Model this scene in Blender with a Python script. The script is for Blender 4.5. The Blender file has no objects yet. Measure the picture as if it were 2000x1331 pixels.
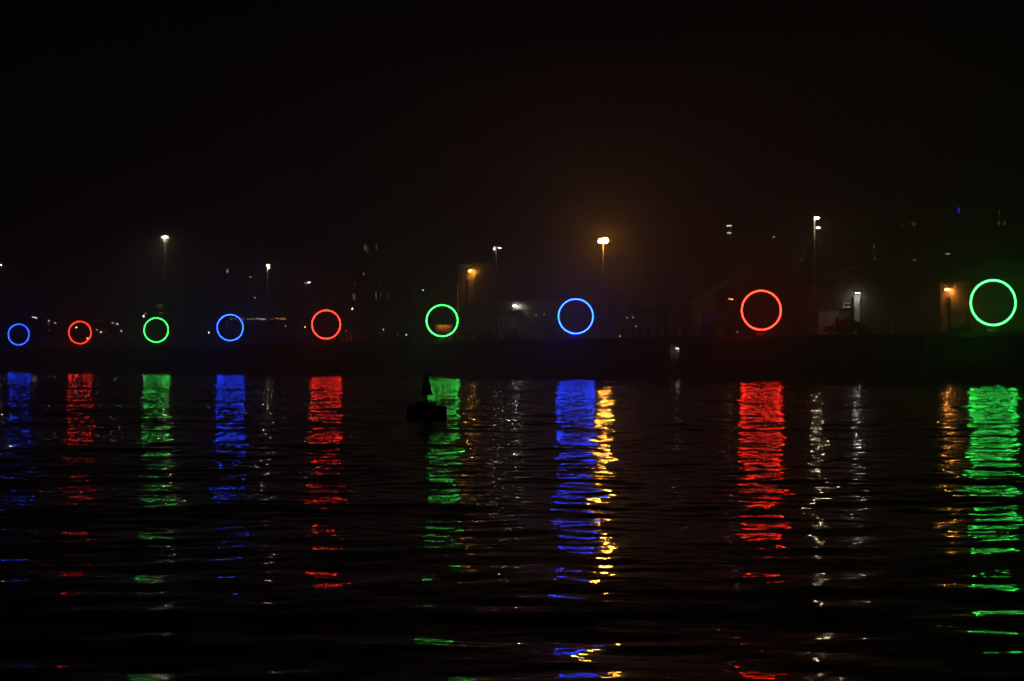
import bpy, bmesh, math, random
import numpy as np
from mathutils import Vector, Matrix

random.seed(7)
sc = bpy.context.scene
COL = sc.collection
R = math.radians

# ------------------------------------------------------------------ camera
F, H, YH = 4000.0, 1.65, 707.3          # focal length in photo pixels, eye height over the water, horizon row
cam_d = bpy.data.cameras.new('camera')
cam_d.sensor_width = 36.0
cam_d.lens = 36.0 * F / 2000.0
cam_d.clip_start = 0.2
cam_d.clip_end = 6000.0
cam = bpy.data.objects.new('camera', cam_d)
COL.objects.link(cam)
cam.location = (0, 0, H)
cam.rotation_euler = (R(90) + math.atan((YH - 665.5) / F), 0, 0)
sc.camera = cam

# ------------------------------------------------------------------ sky, moonless night with a trace of town glow
world = bpy.data.worlds.new('World')
sc.world = world
world.use_nodes = True
wn = world.node_tree
wn.nodes.clear()
w_out = wn.nodes.new('ShaderNodeOutputWorld')
w_bg = wn.nodes.new('ShaderNodeBackground')
w_sky = wn.nodes.new('ShaderNodeTexSky')
w_sky.sky_type = 'NISHITA'
w_sky.sun_disc = False
w_sky.sun_elevation = R(-9)
w_sky.sun_rotation = R(200)
w_bg.inputs['Strength'].default_value = 0.02
w_bg2 = wn.nodes.new('ShaderNodeBackground')
w_bg2.inputs['Color'].default_value = (1.0, 0.72, 0.62, 1)
w_bg2.inputs['Strength'].default_value = 0.0003
w_add = wn.nodes.new('ShaderNodeAddShader')
wn.links.new(w_sky.outputs[0], w_bg.inputs['Color'])
wn.links.new(w_bg.outputs[0], w_add.inputs[0])
wn.links.new(w_bg2.outputs[0], w_add.inputs[1])
wn.links.new(w_add.outputs[0], w_out.inputs['Surface'])

# ------------------------------------------------------------------ exposure and render settings
sc.render.engine = 'CYCLES'
sc.view_settings.view_transform = 'Standard'
sc.view_settings.look = 'None'
sc.view_settings.exposure = 0.0
sc.view_settings.gamma = 1.0
cy = sc.cycles
cy.use_denoising = True
cy.use_adaptive_sampling = False
cy.max_bounces = 4
cy.diffuse_bounces = 1
cy.glossy_bounces = 3
cy.transmission_bounces = 2
cy.volume_bounces = 0
cy.transparent_max_bounces = 8
cy.caustics_reflective = False
cy.caustics_refractive = False
cy.sample_clamp_indirect = 12.0
cy.sample_clamp_direct = 0.0
cy.use_light_tree = True
cy.blur_glossy = 0.0

# ------------------------------------------------------------------ the lie of the quay
NX, NY = 0.83879278, 0.54445079         # inland normal of the quay edge
C_RING = 130.84                         # distance from the camera to the line of the rings
C0 = C_RING - 0.75                      # distance to the wall face
QA = math.atan2(-NX, NY)                # local x runs along the quay, local y inland
ZQ = H + 2.6                            # top of the quay


def at(px, s):
    """point on the ray through photo column px, s metres inland of the wall face"""
    k = (px - 1000.0) / F
    t = (C0 + s) / (NX * k + NY)
    return (k * t, t)


def along(px, s):
    x, y = at(px, s)
    return x * NY - y * NX


def world_pt(a, s):
    return (a * NY + (C0 + s) * NX, -a * NX + (C0 + s) * NY)


BETA = 0.0050                           # extinction of the river mist per metre


def thru(y, k=BETA):
    """what a lamp must gain to read the same through y metres of mist"""
    return math.exp(k * y)


def zat(py, t):
    return H + (YH - py) * t / F


# ------------------------------------------------------------------ materials
MATS = {}


def mat(name, col, rough=0.7, var=0.25, scale=1.5, metal=0.0, bump=0.0):
    if name in MATS:
        return MATS[name]
    m = bpy.data.materials.new(name)
    m.use_nodes = True
    nt = m.node_tree
    b = nt.nodes['Principled BSDF']
    tc = nt.nodes.new('ShaderNodeTexCoord')
    nz = nt.nodes.new('ShaderNodeTexNoise')
    nz.inputs['Scale'].default_value = scale
    nz.inputs['Detail'].default_value = 6
    nz.inputs['Roughness'].default_value = 0.65
    rp = nt.nodes.new('ShaderNodeValToRGB')
    rp.color_ramp.elements[0].position = 0.3
    rp.color_ramp.elements[1].position = 0.72
    rp.color_ramp.elements[0].color = (*[c * (1 - var) for c in col], 1)
    rp.color_ramp.elements[1].color = (*[min(1, c * (1 + var)) for c in col], 1)
    nt.links.new(tc.outputs['Object'], nz.inputs['Vector'])
    nt.links.new(nz.outputs['Fac'], rp.inputs['Fac'])
    nt.links.new(rp.outputs['Color'], b.inputs['Base Color'])
    b.inputs['Roughness'].default_value = rough
    b.inputs['Metallic'].default_value = metal
    if bump:
        bp = nt.nodes.new('ShaderNodeBump')
        bp.inputs['Strength'].default_value = bump
        bp.inputs['Distance'].default_value = 0.03
        nt.links.new(nz.outputs['Fac'], bp.inputs['Height'])
        nt.links.new(bp.outputs['Normal'], b.inputs['Normal'])
    MATS[name] = m
    return m


def brick_mat():
    m = bpy.data.materials.new('brickwork')
    m.use_nodes = True
    nt = m.node_tree
    b = nt.nodes['Principled BSDF']
    tc = nt.nodes.new('ShaderNodeTexCoord')
    sp_ = nt.nodes.new('ShaderNodeSeparateXYZ')
    ad_ = nt.nodes.new('ShaderNodeMath')
    mp = nt.nodes.new('ShaderNodeCombineXYZ')
    br = nt.nodes.new('ShaderNodeTexBrick')
    br.inputs['Color1'].default_value = (0.34, 0.25, 0.18, 1)
    br.inputs['Color2'].default_value = (0.20, 0.13, 0.09, 1)
    br.inputs['Mortar'].default_value = (0.09, 0.08, 0.07, 1)
    br.inputs['Scale'].default_value = 1.0
    br.inputs['Mortar Size'].default_value = 0.025
    br.inputs['Brick Width'].default_value = 0.55
    br.inputs['Row Height'].default_value = 0.19
    nt.links.new(tc.outputs['Object'], sp_.inputs[0])
    nt.links.new(sp_.outputs['X'], ad_.inputs[0])
    nt.links.new(sp_.outputs['Y'], ad_.inputs[1])
    nt.links.new(ad_.outputs[0], mp.inputs['X'])
    nt.links.new(sp_.outputs['Z'], mp.inputs['Y'])
    nt.links.new(mp.outputs[0], br.inputs['Vector'])
    nt.links.new(br.outputs['Color'], b.inputs['Base Color'])
    b.inputs['Roughness'].default_value = 0.9
    return m


def glow(name, col, strength, sampled=True):
    if name in MATS:
        return MATS[name]
    m = bpy.data.materials.new(name)
    m.use_nodes = True
    nt = m.node_tree
    nt.nodes.remove(nt.nodes['Principled BSDF'])
    e = nt.nodes.new('ShaderNodeEmission')
    e.inputs['Color'].default_value = (*col, 1)
    e.inputs['Strength'].default_value = strength
    nt.links.new(e.outputs[0], nt.nodes['Material Output'].inputs['Surface'])
    m.cycles.emission_sampling = 'AUTO' if sampled else 'NONE'
    MATS[name] = m
    return m


M_CONC = mat('quay_concrete', (0.20, 0.195, 0.18), 0.9, 0.45, 0.9, bump=0.4)
M_COPE = mat('coping_concrete', (0.32, 0.31, 0.29), 0.85, 0.35, 1.4, bump=0.3)
M_TIMBER = mat('wet_timber', (0.09, 0.07, 0.05), 0.75, 0.4, 3.0)
M_STEEL = mat('galvanised_steel', (0.30, 0.30, 0.29), 0.5, 0.2, 4.0, 0.6)
M_DARK = mat('dark_paint', (0.035, 0.035, 0.04), 0.5, 0.3, 3.0)
M_CLAD = mat('metal_cladding', (0.20, 0.19, 0.185), 0.6, 0.25, 0.35)
M_CLADP = mat('pale_cladding', (0.33, 0.32, 0.31), 0.7, 0.25, 0.4)
M_RENDER = mat('old_render', (0.055, 0.05, 0.045), 0.9, 0.35, 0.5)
M_RENDERP = mat('pale_render', (0.55, 0.54, 0.49), 0.9, 0.35, 0.9)
M_ROOF = mat('fibre_cement_roof', (0.07, 0.065, 0.06), 0.85, 0.35, 0.7)
M_FAC = mat('flat_facade', (0.045, 0.042, 0.04), 0.85, 0.2, 0.2)
M_GLASS = mat('dark_glass', (0.012, 0.013, 0.015), 0.15, 0.1, 1.0)
M_WHITE = mat('white_frame', (0.75, 0.74, 0.70), 0.6, 0.1, 2.0)
M_BARK = mat('bark', (0.06, 0.05, 0.04), 0.9, 0.35, 5.0)
M_LEAF = mat('leaf', (0.05, 0.065, 0.03), 0.8, 0.4, 8.0)
M_GULL = mat('gull_plumage', (0.10, 0.10, 0.10), 0.8, 0.3, 6.0)
M_BUOY = mat('buoy_paint', (0.02, 0.022, 0.02), 0.6, 0.4, 5.0)
M_OCHRE = mat('ochre_shed_paint', (0.55, 0.36, 0.12), 0.8, 0.25, 1.2)
M_CARP = mat('silver_car_paint', (0.18, 0.18, 0.18), 0.7, 0.05, 2.0)
M_CARD = mat('dark_car_paint', (0.012, 0.012, 0.013), 0.75, 0.05, 2.0)
for m_ in (M_CARD, M_CARP):
    m_.node_tree.nodes['Principled BSDF'].inputs['Specular IOR Level'].default_value = 0.15
M_RUBBER = mat('rubber', (0.02, 0.02, 0.02), 0.8, 0.2, 5.0)
M_BRICK = brick_mat()


# ------------------------------------------------------------------ mesh helpers
class MB:
    def __init__(s):
        s.v, s.f = [], []

    def quad(s, a, b, c, d):
        n = len(s.v)
        s.v += [a, b, c, d]
        s.f.append((n, n + 1, n + 2, n + 3))
        return s

    def box(s, x0, x1, y0, y1, z0, z1):
        n = len(s.v)
        s.v += [(x0, y0, z0), (x1, y0, z0), (x1, y1, z0), (x0, y1, z0),
                (x0, y0, z1), (x1, y0, z1), (x1, y1, z1), (x0, y1, z1)]
        s.f += [tuple(n + i for i in q) for q in
                ((0, 3, 2, 1), (4, 5, 6, 7), (0, 1, 5, 4), (1, 2, 6, 5), (2, 3, 7, 6), (3, 0, 4, 7))]
        return s

    def tube(s, pts, rad, n=8, cap=True):
        """tube through pts with one radius (or (rx, ry)) for each"""
        pts = [Vector(p) for p in pts]
        base = len(s.v)
        up = Vector((0, 0, 1))
        for i, p in enumerate(pts):
            d = (pts[min(i + 1, len(pts) - 1)] - pts[max(i - 1, 0)]).normalized()
            ref = up if abs(d.dot(up)) < 0.95 else Vector((0, 1, 0))
            e1 = d.cross(ref).normalized()
            e2 = e1.cross(d).normalized()
            r = rad[i] if isinstance(rad, (list, tuple)) else rad
            ra, rb = r if isinstance(r, (list, tuple)) else (r, r)
            for j in range(n):
                a = 2 * math.pi * j / n
                s.v.append(tuple(p + e1 * (ra * math.cos(a)) + e2 * (rb * math.sin(a))))
        for i in range(len(pts) - 1):
            for j in range(n):
                a, b = base + i * n + j, base + i * n + (j + 1) % n
                s.f.append((a, b, b + n, a + n))
        if cap:
            s.f.append(tuple(base + j for j in range(n))[::-1])
            k = base + (len(pts) - 1) * n
            s.f.append(tuple(k + j for j in range(n)))
        return s

    def prism(s, prof, y0, y1):
        """profile in x,z pushed from y0 to y1"""
        n, m = len(s.v), len(prof)
        s.v += [(x, y0, z) for x, z in prof] + [(x, y1, z) for x, z in prof]
        s.f.append(tuple(n + i for i in range(m)))
        s.f.append(tuple(n + m + i for i in reversed(range(m))))
        for i in range(m):
            j = (i + 1) % m
            s.f.append((n + i, n + m + i, n + m + j, n + j))
        return s

    def mesh(s, name, m, smooth=False):
        me = bpy.data.meshes.new(name)
        me.from_pydata(s.v, [], s.f)
        bm = bmesh.new()
        bm.from_mesh(me)
        bmesh.ops.recalc_face_normals(bm, faces=bm.faces)
        bm.to_mesh(me)
        bm.free()
        me.materials.append(m)
        if smooth:
            me.polygons.foreach_set('use_smooth', [True] * len(me.polygons))
        return me

    def build(s, name, m, parent=None, smooth=False):
        o = bpy.data.objects.new(name, s.mesh(name, m, smooth))
        COL.objects.link(o)
        o.parent = parent
        return o


def tag(o, label=None, cat=None, group=None, kind=None):
    if label:
        o['label'] = label
    if cat:
        o['category'] = cat
    if group:
        o['group'] = group
    if kind:
        o['kind'] = kind
    return o


def thing(name, label, cat, loc, rz=0.0, group=None):
    o = bpy.data.objects.new(name, None)
    COL.objects.link(o)
    o.empty_display_size = 0.3
    o.location = loc
    o.rotation_euler = (0, 0, rz)
    return tag(o, label, cat, group)


def copy_tree(o, parent=None):
    c = o.copy()
    COL.objects.link(c)
    c.parent = parent
    for ch in list(o.children):
        copy_tree(ch, c)
    return c


def copy_part(o, parent, loc):
    c = o.copy()
    COL.objects.link(c)
    c.parent = parent
    c.location = loc
    return c


# ================================================================== SETTING
# ------------------------------------------------------------------ the river: real waves down to about half a metre, finer ripples in the shader
def build_water():
    rng = np.random.default_rng(11)
    ys = [6.0]
    while ys[-1] < 430:
        ys.append(ys[-1] + 0.10 + 0.0009 * ys[-1])
    ys = np.array([-120.0, -30.0] + ys)
    nc = 460
    u = np.linspace(-1, 1, nc)
    X = np.empty((len(ys), nc + 2))
    for i, y in enumerate(ys):
        w = 0.285 * max(y, 0) + 7.0
        X[i, 1:-1] = u * w
        X[i, 0], X[i, -1] = -700, 700
    Y = np.repeat(ys[:, None], nc + 2, 1)
    Z = np.zeros_like(X)
    comps = []
    for lam, slope, n, spread in ((14.0, 0.0070, 5, 0.35), (7.5, 0.0080, 7, 0.5), (3.6, 0.0115, 12, 0.6), (1.9, 0.0170, 18, 0.7), (1.0, 0.0210, 24, 0.8), (0.58, 0.0240, 26, 0.9)):
        for _ in range(n):
            l = lam * math.exp(rng.normal(0, 0.25))
            th = R(78) + rng.normal(0, spread)
            k = 2 * math.pi / l
            a = slope * math.sqrt(2.0 / n) / k
            comps.append((k * math.cos(th), k * math.sin(th), a, rng.uniform(0, 6.283)))
    for kx, ky, a, ph in comps:
        Z += a * np.sin(kx * X + ky * Y + ph)
    # gusts: patches of livelier and calmer water
    g = 0.5 + 0.25 * np.sin(0.11 * X + 0.23 * Y + 1.0) + 0.25 * np.sin(-0.07 * X + 0.41 * Y + 4.0)
    Z *= 0.62 + 0.76 * g
    Z[:, 0] = Z[:, -1] = 0
    Z[:2] = 0
    nr, ncol = X.shape
    V = np.stack([X, Y, Z], -1).reshape(-1, 3)
    idx = np.arange(nr * ncol).reshape(nr, ncol)
    q = np.stack([idx[:-1, :-1], idx[:-1, 1:], idx[1:, 1:], idx[1:, :-1]], -1).reshape(-1, 4)
    side = (V[:, 0] * NX + V[:, 1] * NY) - C0
    keep = (side[q].min(1) < 3.0)
    q = q[keep]
    used = np.unique(q)
    remap = np.full(len(V), -1)
    remap[used] = np.arange(len(used))
    V, q = V[used], remap[q]
    me = bpy.data.meshes.new('river_water')
    me.vertices.add(len(V))
    me.vertices.foreach_set('co', V.astype(np.float32).ravel())
    me.loops.add(q.size)
    me.loops.foreach_set('vertex_index', q.astype(np.int32).ravel())
    me.polygons.add(len(q))
    me.polygons.foreach_set('loop_start', np.arange(0, q.size, 4, dtype=np.int32))
    me.polygons.foreach_set('use_smooth', np.ones(len(q), dtype=bool))
    me.update(calc_edges=True)
    m = bpy.data.materials.new('river_water')
    m.use_nodes = True
    nt = m.node_tree
    b = nt.nodes['Principled BSDF']
    b.inputs['Base Color'].default_value = (0.004, 0.0045, 0.004, 1)
    b.inputs['Roughness'].default_value = 0.03
    b.inputs['IOR'].default_value = 1.333
    geo = nt.nodes.new('ShaderNodeNewGeometry')
    total = geo.outputs['Normal']
    for sx, sy, k, seed in ((2.0, 4.2, 0.15, 0.0), (6.0, 12.0, 0.10, 31.0)):
        mp = nt.nodes.new('ShaderNodeMapping')
        mp.inputs['Scale'].default_value = (sx, sy, 1)
        mp.inputs['Location'].default_value = (seed, seed * 1.7, seed * 0.3)
        nz = nt.nodes.new('ShaderNodeTexNoise')
        nz.inputs['Scale'].default_value = 1.0
        nz.inputs['Detail'].default_value = 2.0
        nz.inputs['Roughness'].default_value = 0.5
        sub = nt.nodes.new('ShaderNodeVectorMath')
        sub.operation = 'SUBTRACT'
        sub.inputs[1].default_value = (0.5, 0.5, 0.5)
        mul = nt.nodes.new('ShaderNodeVectorMath')
        mul.operation = 'MULTIPLY'
        mul.inputs[1].default_value = (k * 0.6, k, 0)
        add = nt.nodes.new('ShaderNodeVectorMath')
        add.operation = 'ADD'
        nt.links.new(geo.outputs['Position'], mp.inputs['Vector'])
        nt.links.new(mp.outputs[0], nz.inputs['Vector'])
        nt.links.new(nz.outputs['Color'], sub.inputs[0])
        nt.links.new(sub.outputs[0], mul.inputs[0])
        nt.links.new(mul.outputs[0], add.inputs[0])
        nt.links.new(total, add.inputs[1])
        total = add.outputs[0]
    nrm = nt.nodes.new('ShaderNodeVectorMath')
    nrm.operation = 'NORMALIZE'
    nt.links.new(total, nrm.inputs[0])
    nt.links.new(nrm.outputs[0], b.inputs['Normal'])
    me.materials.append(m)
    o = bpy.data.objects.new('river_water', me)
    COL.objects.link(o)
    tag(o, kind='structure')


build_water()

# ------------------------------------------------------------------ quay ground and wall (local frame: x along the quay, y inland)
A0, A1 = -560.0, 60.0
Q0 = world_pt(0, 0)
g = MB()
g.box(A0, A1 + 60, 0.6, 900, ZQ - 0.6, ZQ - 0.004)
go = g.build('quay_ground', mat('quay_asphalt', (0.05, 0.05, 0.05), 0.9, 0.3, 0.4))
go.location = (Q0[0], Q0[1], 0)
go.rotation_euler = (0, 0, QA)
tag(go, kind='structure')

qw = thing('quay_wall', 'long dark concrete quay wall between the river and the row of rings', 'wall', (Q0[0], Q0[1], 0), QA)
m = MB()
m.box(A0, A1, 0.0, 0.9, -0.9, ZQ - 0.42)
m.build('wall_face', M_CONC, qw)
# coping in lengths with open joints
a = A0
cop = MB().box(0.015, 7.785, -0.14, 1.0, ZQ - 0.42, ZQ)
cop_o = cop.build('coping_stone', M_COPE, qw)
cop_o.location = (-380, 0, 0)
for i in range(1, 56):
    copy_part(cop_o, qw, (-380 + 7.8 * i, random.uniform(-0.012, 0.012), random.uniform(-0.012, 0.006)))
# fender piles standing proud of the face
pile = MB().box(-0.22, 0.22, -0.42, -0.003, -0.8, ZQ - 0.46).box(-0.28, 0.28, -0.50, -0.004, ZQ - 0.9, ZQ - 0.62)
pile_o = pile.build('fender_pile', M_TIMBER, qw)
first = True
for px in (120, 246, 372, 520, 690, 803, 960, 1058, 1180, 1395, 1560, 1812, 1985):
    loc = (along(px, 0), 0, 0)
    if first:
        pile_o.location = loc
        first = False
    else:
        copy_part(pile_o, qw, loc)
# rubbing strake low on the wall
m = MB()
m.box(A0, A1, -0.10, -0.002, 1.1, 1.32)
m.build('rubbing_strake', M_TIMBER, qw)

# ------------------------------------------------------------------ haze over the river
hz = MB().box(-700, 700, -150, 1250, -2.0, 35.0)
hm = bpy.data.materials.new('haze')
hm.use_nodes = True
nt = hm.node_tree
nt.nodes.remove(nt.nodes['Principled BSDF'])
pv = nt.nodes.new('ShaderNodeVolumePrincipled')
pv.inputs['Color'].default_value = (0.93, 0.93, 0.93, 1)
pv.inputs['Density'].default_value = BETA
pv.inputs['Anisotropy'].default_value = 0.35
nt.links.new(pv.outputs[0], nt.nodes['Material Output'].inputs['Volume'])
ho = hz.build('haze', hm)
tag(ho, kind='stuff')

# ================================================================== THE RINGS
RINGS = [
    (36.5, 'blue', 'leftmost and smallest glowing blue light ring on the quay edge'),
    (156, 'red', 'small glowing red light ring, the leftmost red one'),
    (305, 'green', 'small glowing green light ring, the leftmost green one'),
    (449.5, 'blue', 'glowing blue light ring beside the twin tall lamp masts'),
    (637, 'red', 'glowing orange red light ring below the dark apartment block'),
    (863.5, 'green', 'glowing green light ring framing a small ochre shed, behind the buoy'),
    (1124.5, 'blue', 'bright blue light ring in front of the grey warehouse'),
    (1487, 'red', 'large glowing orange red light ring, the rightmost red one'),
    (1940, 'green', 'largest glowing green light ring at the right end of the quay'),
]
RCOL = {'blue': (0.009, 0.048, 1.0), 'red': (1.0, 0.020, 0.009), 'green': (0.036, 1.0, 0.095)}
RSTR = {'blue': 66.0, 'red': 42.0, 'green': 27.0}
RM = {c: glow('ring_light_' + c, RCOL[c], RSTR[c]) for c in RCOL}
rng_v = MB()
NSEG, NT, RMAJ, RMIN = 144, 10, 1.93, 0.060
gap = 0.012
for i in range(NSEG + 1):
    th = -math.pi / 2 + gap + (2 * math.pi - 2 * gap) * i / NSEG
    cx, cz = math.cos(th), math.sin(th)
    for j in range(NT):
        ph = 2 * math.pi * j / NT
        r = RMAJ + RMIN * math.cos(ph)
        rng_v.v.append((r * cx, RMIN * math.sin(ph), r * cz))
for i in range(NSEG):
    for j in range(NT):
        a_, b_ = i * NT + j, i * NT + (j + 1) % NT
        rng_v.f.append((a_, b_, b_ + NT, a_ + NT))
rng_v.f.append(tuple(range(NT)))
rng_v.f.append(tuple(NSEG * NT + j for j in range(NT)))
tube_me = {c: None for c in RCOL}


def halo_mat(c):
    """halo of the lamp tube as an added shell: see-through, faintly glowing"""
    m_ = bpy.data.materials.new('ring_halo_' + c)
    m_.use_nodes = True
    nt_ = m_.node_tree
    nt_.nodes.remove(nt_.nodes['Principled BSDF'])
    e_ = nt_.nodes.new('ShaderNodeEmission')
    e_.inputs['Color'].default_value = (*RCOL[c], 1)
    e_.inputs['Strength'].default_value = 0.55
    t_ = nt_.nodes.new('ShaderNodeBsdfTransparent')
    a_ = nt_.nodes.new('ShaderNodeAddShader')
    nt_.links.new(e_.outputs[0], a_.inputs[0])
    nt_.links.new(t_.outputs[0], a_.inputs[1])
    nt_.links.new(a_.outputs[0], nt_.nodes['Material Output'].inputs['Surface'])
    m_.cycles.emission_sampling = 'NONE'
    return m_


halo_v = MB()  # see-through glowing shell, added to stand for the halo round the tube
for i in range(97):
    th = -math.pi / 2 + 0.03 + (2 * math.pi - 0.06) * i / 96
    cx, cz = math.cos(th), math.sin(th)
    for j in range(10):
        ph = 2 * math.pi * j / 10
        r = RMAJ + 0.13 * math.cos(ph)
        halo_v.v.append((r * cx, 0.13 * math.sin(ph), r * cz))
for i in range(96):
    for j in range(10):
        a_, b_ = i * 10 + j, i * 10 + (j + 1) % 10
        halo_v.f.append((a_, b_, b_ + 10, a_ + 10))
halo_me = {c: halo_v.mesh('halo_shell', halo_mat(c), True) for c in RCOL}
ZC = H + 5.107                          # height of the ring centres
for px, c, lab in RINGS:
    x, y = at(px, 0.75)
    t = thing('light_ring', lab, 'light ring', (x, y, ZQ), 0.0, 'light rings along the quay')
    if tube_me[c] is None:
        tube_me[c] = rng_v.mesh('light_tube', RM[c], True)
    o = bpy.data.objects.new('light_tube', tube_me[c])
    COL.objects.link(o)
    o.parent = t
    o.location = (0, 0, ZC - ZQ)
    halo_o = bpy.data.objects.new('halo_shell', halo_me[c])
    COL.objects.link(halo_o)
    halo_o.parent = o
    zb = ZC - ZQ - RMAJ
    j = MB().tube([(-0.022, 0, zb), (0.022, 0, zb)], 0.068, 12).build('tube_joint', M_DARK, t)
    MB().tube([(0, 0, zb - 0.165), (0, 0, zb - 0.055)], 0.03, 8).build('stub', M_DARK, t)
    # foot: a tapered steel post on a bolted plate on a concrete block
    p = MB().prism([(-0.16, 0.30), (0.16, 0.30), (0.06, zb - 0.16), (-0.06, zb - 0.16)], -0.05, 0.05)
    p.build('foot', M_STEEL, t)
    p = MB().prism([(-0.40, 0.0), (0.40, 0.0), (0.34, 0.30), (-0.34, 0.30)], -0.34, 0.34)
    bl = p.build('base_block', M_CONC, t)
    bl.rotation_euler = (0, 0, QA)


# ================================================================== LAMPS
M_POLE = mat('weathered_pole', (0.10, 0.10, 0.095), 0.6, 0.2, 3.0)
LCOL = {'sodium': (1.0, 0.38, 0.045), 'orange': (1.0, 0.36, 0.07), 'warm': (1.0, 0.80, 0.52), 'white': (1.0, 0.96, 0.86), 'cool': (0.88, 0.95, 1.0)}


def lens_mat(c, s, sampled=True):
    return glow('lens_%s_%g' % (c, s), LCOL[c], s, sampled)


def head(parent, x, y, z, c, s, w=0.5, d=0.32, tilt=25, yaw=0, thin=0.12):
    """a floodlight head with its lit lens, tilted towards the river; loc in the parent's frame"""
    if d == 'globe':
        cap_ = MB().tube([(0, 0, w * 0.86), (0, 0, w * 1.0), (0, 0, w * 1.15)], [w * 0.55, w * 0.4, w * 0.15], 12).build('lamp_head', M_DARK, parent)
        cap_.location = (x, y, z)
        an = [i * math.pi / 10 for i in range(11)]
        MB().tube([(0, 0, -w * math.cos(a_)) for a_ in an], [max(w * math.sin(a_), 0.004) for a_ in an], 16).build('lens', lens_mat(c, s), cap_, True)
        return cap_
    hb = MB().prism([(-w / 2, 0.0), (w / 2, 0.0), (w / 2 * 0.8, thin), (-w / 2 * 0.8, thin)], -d / 2, d / 2)
    ho_ = hb.build('lamp_head', M_STEEL, parent)
    ho_.location = (x, y, z)
    ho_.rotation_euler = (-R(tilt), 0, yaw)
    lb = MB().box(-w / 2 + 0.03, w / 2 - 0.03, -d / 2 + 0.03, d / 2 - 0.03, -0.035, -0.002)
    lo = lb.build('lens', lens_mat(c, s), ho_)
    return ho_


def mast(px, s, py_top, label, heads, r=0.10, base=True, group='tall lamp masts on the quay', pole_m=None):
    """heads: (dx px, py, colour, radiance, width, depth, tilt, dy)"""
    x, y = at(px, s)
    zt = zat(py_top, y) - ZQ
    t = thing('lamp_mast', label, 'lamp mast', (x, y, ZQ), 0.0, group)
    MB().tube([(0, 0, 0), (0, 0, zt * 0.5), (0, 0, zt)], [r * 1.25, r * 0.95, r * 0.65], 10).build('pole', pole_m or M_POLE, t, True)
    MB().box(-0.3, 0.3, -0.3, 0.3, -0.002, 0.12).build('base_plate', M_CONC, t)
    for dx, py, c, st, w, d, tilt in heads:
        hx = dx * y / F
        hz_ = zat(py, y) - ZQ
        if abs(hx) > 0.15:
            MB().tube([(0, 0, min(hz_ + 0.06, zt - 0.02)), (hx * 0.85, -0.06, hz_ + 0.07)], 0.035, 6).build('arm', M_STEEL, t)
        head(t, hx, -0.12, hz_, c, round(st * thru(y, BETA - 0.003), 2), w, d, tilt)
    return t


mast(322, 8, 460, 'tall mast with a cluster of warm floodlights hazing the air at left', [
    (-3, 463, 'warm', 330, 0.5, 0.4, -8), (3, 462, 'warm', 420, 0.5, 0.4, -8), (6, 465, 'warm', 20, 0.3, 0.3, 0),
    (-1, 469, 'warm', 3, 0.3, 0.3, 20), (4, 471, 'warm', 8, 0.3, 0.3, 0)])
mast(445.5, 8, 525, 'slim mast with two small stacked warm lamps above the blue ring', [
    (-1.0, 527, 'warm', 1.2, 0.26, 0.2, 30), (-1.5, 531.5, 'warm', 1.8, 0.3, 0.22, 30)])
mast(487.5, 8, 538, 'thin unlit looking mast between two lit masts right of the blue ring', [
    (1.5, 541, 'warm', 0.7, 0.4, 0.25, 20)])
mast(522, 8, 517, 'mast with two bright white lamps set one above the other at left', [
    (1.3, 518.5, 'warm', 130, 0.5, 0.36, 5), (3.2, 523.5, 'warm', 60, 0.36, 0.30, 5)])
mast(598, 8, 550, 'low mast with a single sideways white lamp left of the apartment block', [
    (5.5, 552, 'white', 14, 0.45, 0.22, 22), (-1, 553, 'white', 1, 0.4, 0.2, 20)])
mast(969, 8, 482, 'mast with three white lamp heads before the grey warehouse', [
    (-3.5, 487, 'warm', 20, 0.26, 0.24, 28), (6.5, 484.5, 'warm', 36, 0.36, 0.2, 22), (-2.5, 483, 'warm', 3, 0.36, 0.2, 24)], r=0.13)
mast(1178, 8, 468, 'mast with the brightest orange sodium lamps in a wide halo', [
    (-5, 471, 'sodium', 190, 0.27, 'globe', 0), (3.8, 470, 'sodium', 250, 0.36, 'globe', 0)], r=0.12, pole_m=M_DARK)
mast(1427, 8, 438, 'very tall slim mast with two faint lamps left of the large red ring', [
    (-3, 441, 'white', 1.6, 0.55, 0.3, 22), (-3, 455, 'white', 1.0, 0.5, 0.3, 22),
    (-3, 584, 'sodium', 8, 0.20, 0.16, 10), (2.6, 584, 'sodium', 40, 0.26, 0.22, -28)], r=0.13)
mast(1510, 30, 460, 'faint thin mast far behind the large red ring', [(1.5, 463, 'white', 0.5, 0.3, 0.3, 20)], r=0.09)
mast(1591, 8, 424, 'tall mast with two bright white lamps on its right side', [
    (4.6, 426, 'warm', 130, 0.50, 0.34, 15), (6.8, 445, 'warm', 55, 0.36, 0.28, 15)], r=0.11)
mast(1844, 30, 494, 'street lamp with a curved arm above the roofs at right', [(7, 496, 'white', 0.5, 0.5, 0.3, 15)], r=0.07)
mast(-4, 8, 514, 'lamp mast cut by the left edge of the picture', [(5, 518, 'warm', 120, 0.4, 0.3, 22)])

# equipment box on the tall slim mast's pole
x, y = at(1427.5, 7.6)
MBX = MB().box(-0.27, 0.27, -0.2, 0.2, 0, 0.62).build('meter_box', M_DARK)
MBX.location = (x, y, zat(616, y))
tag(MBX, 'dark meter box strapped to the tall slim mast by the red ring', 'box')


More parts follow.
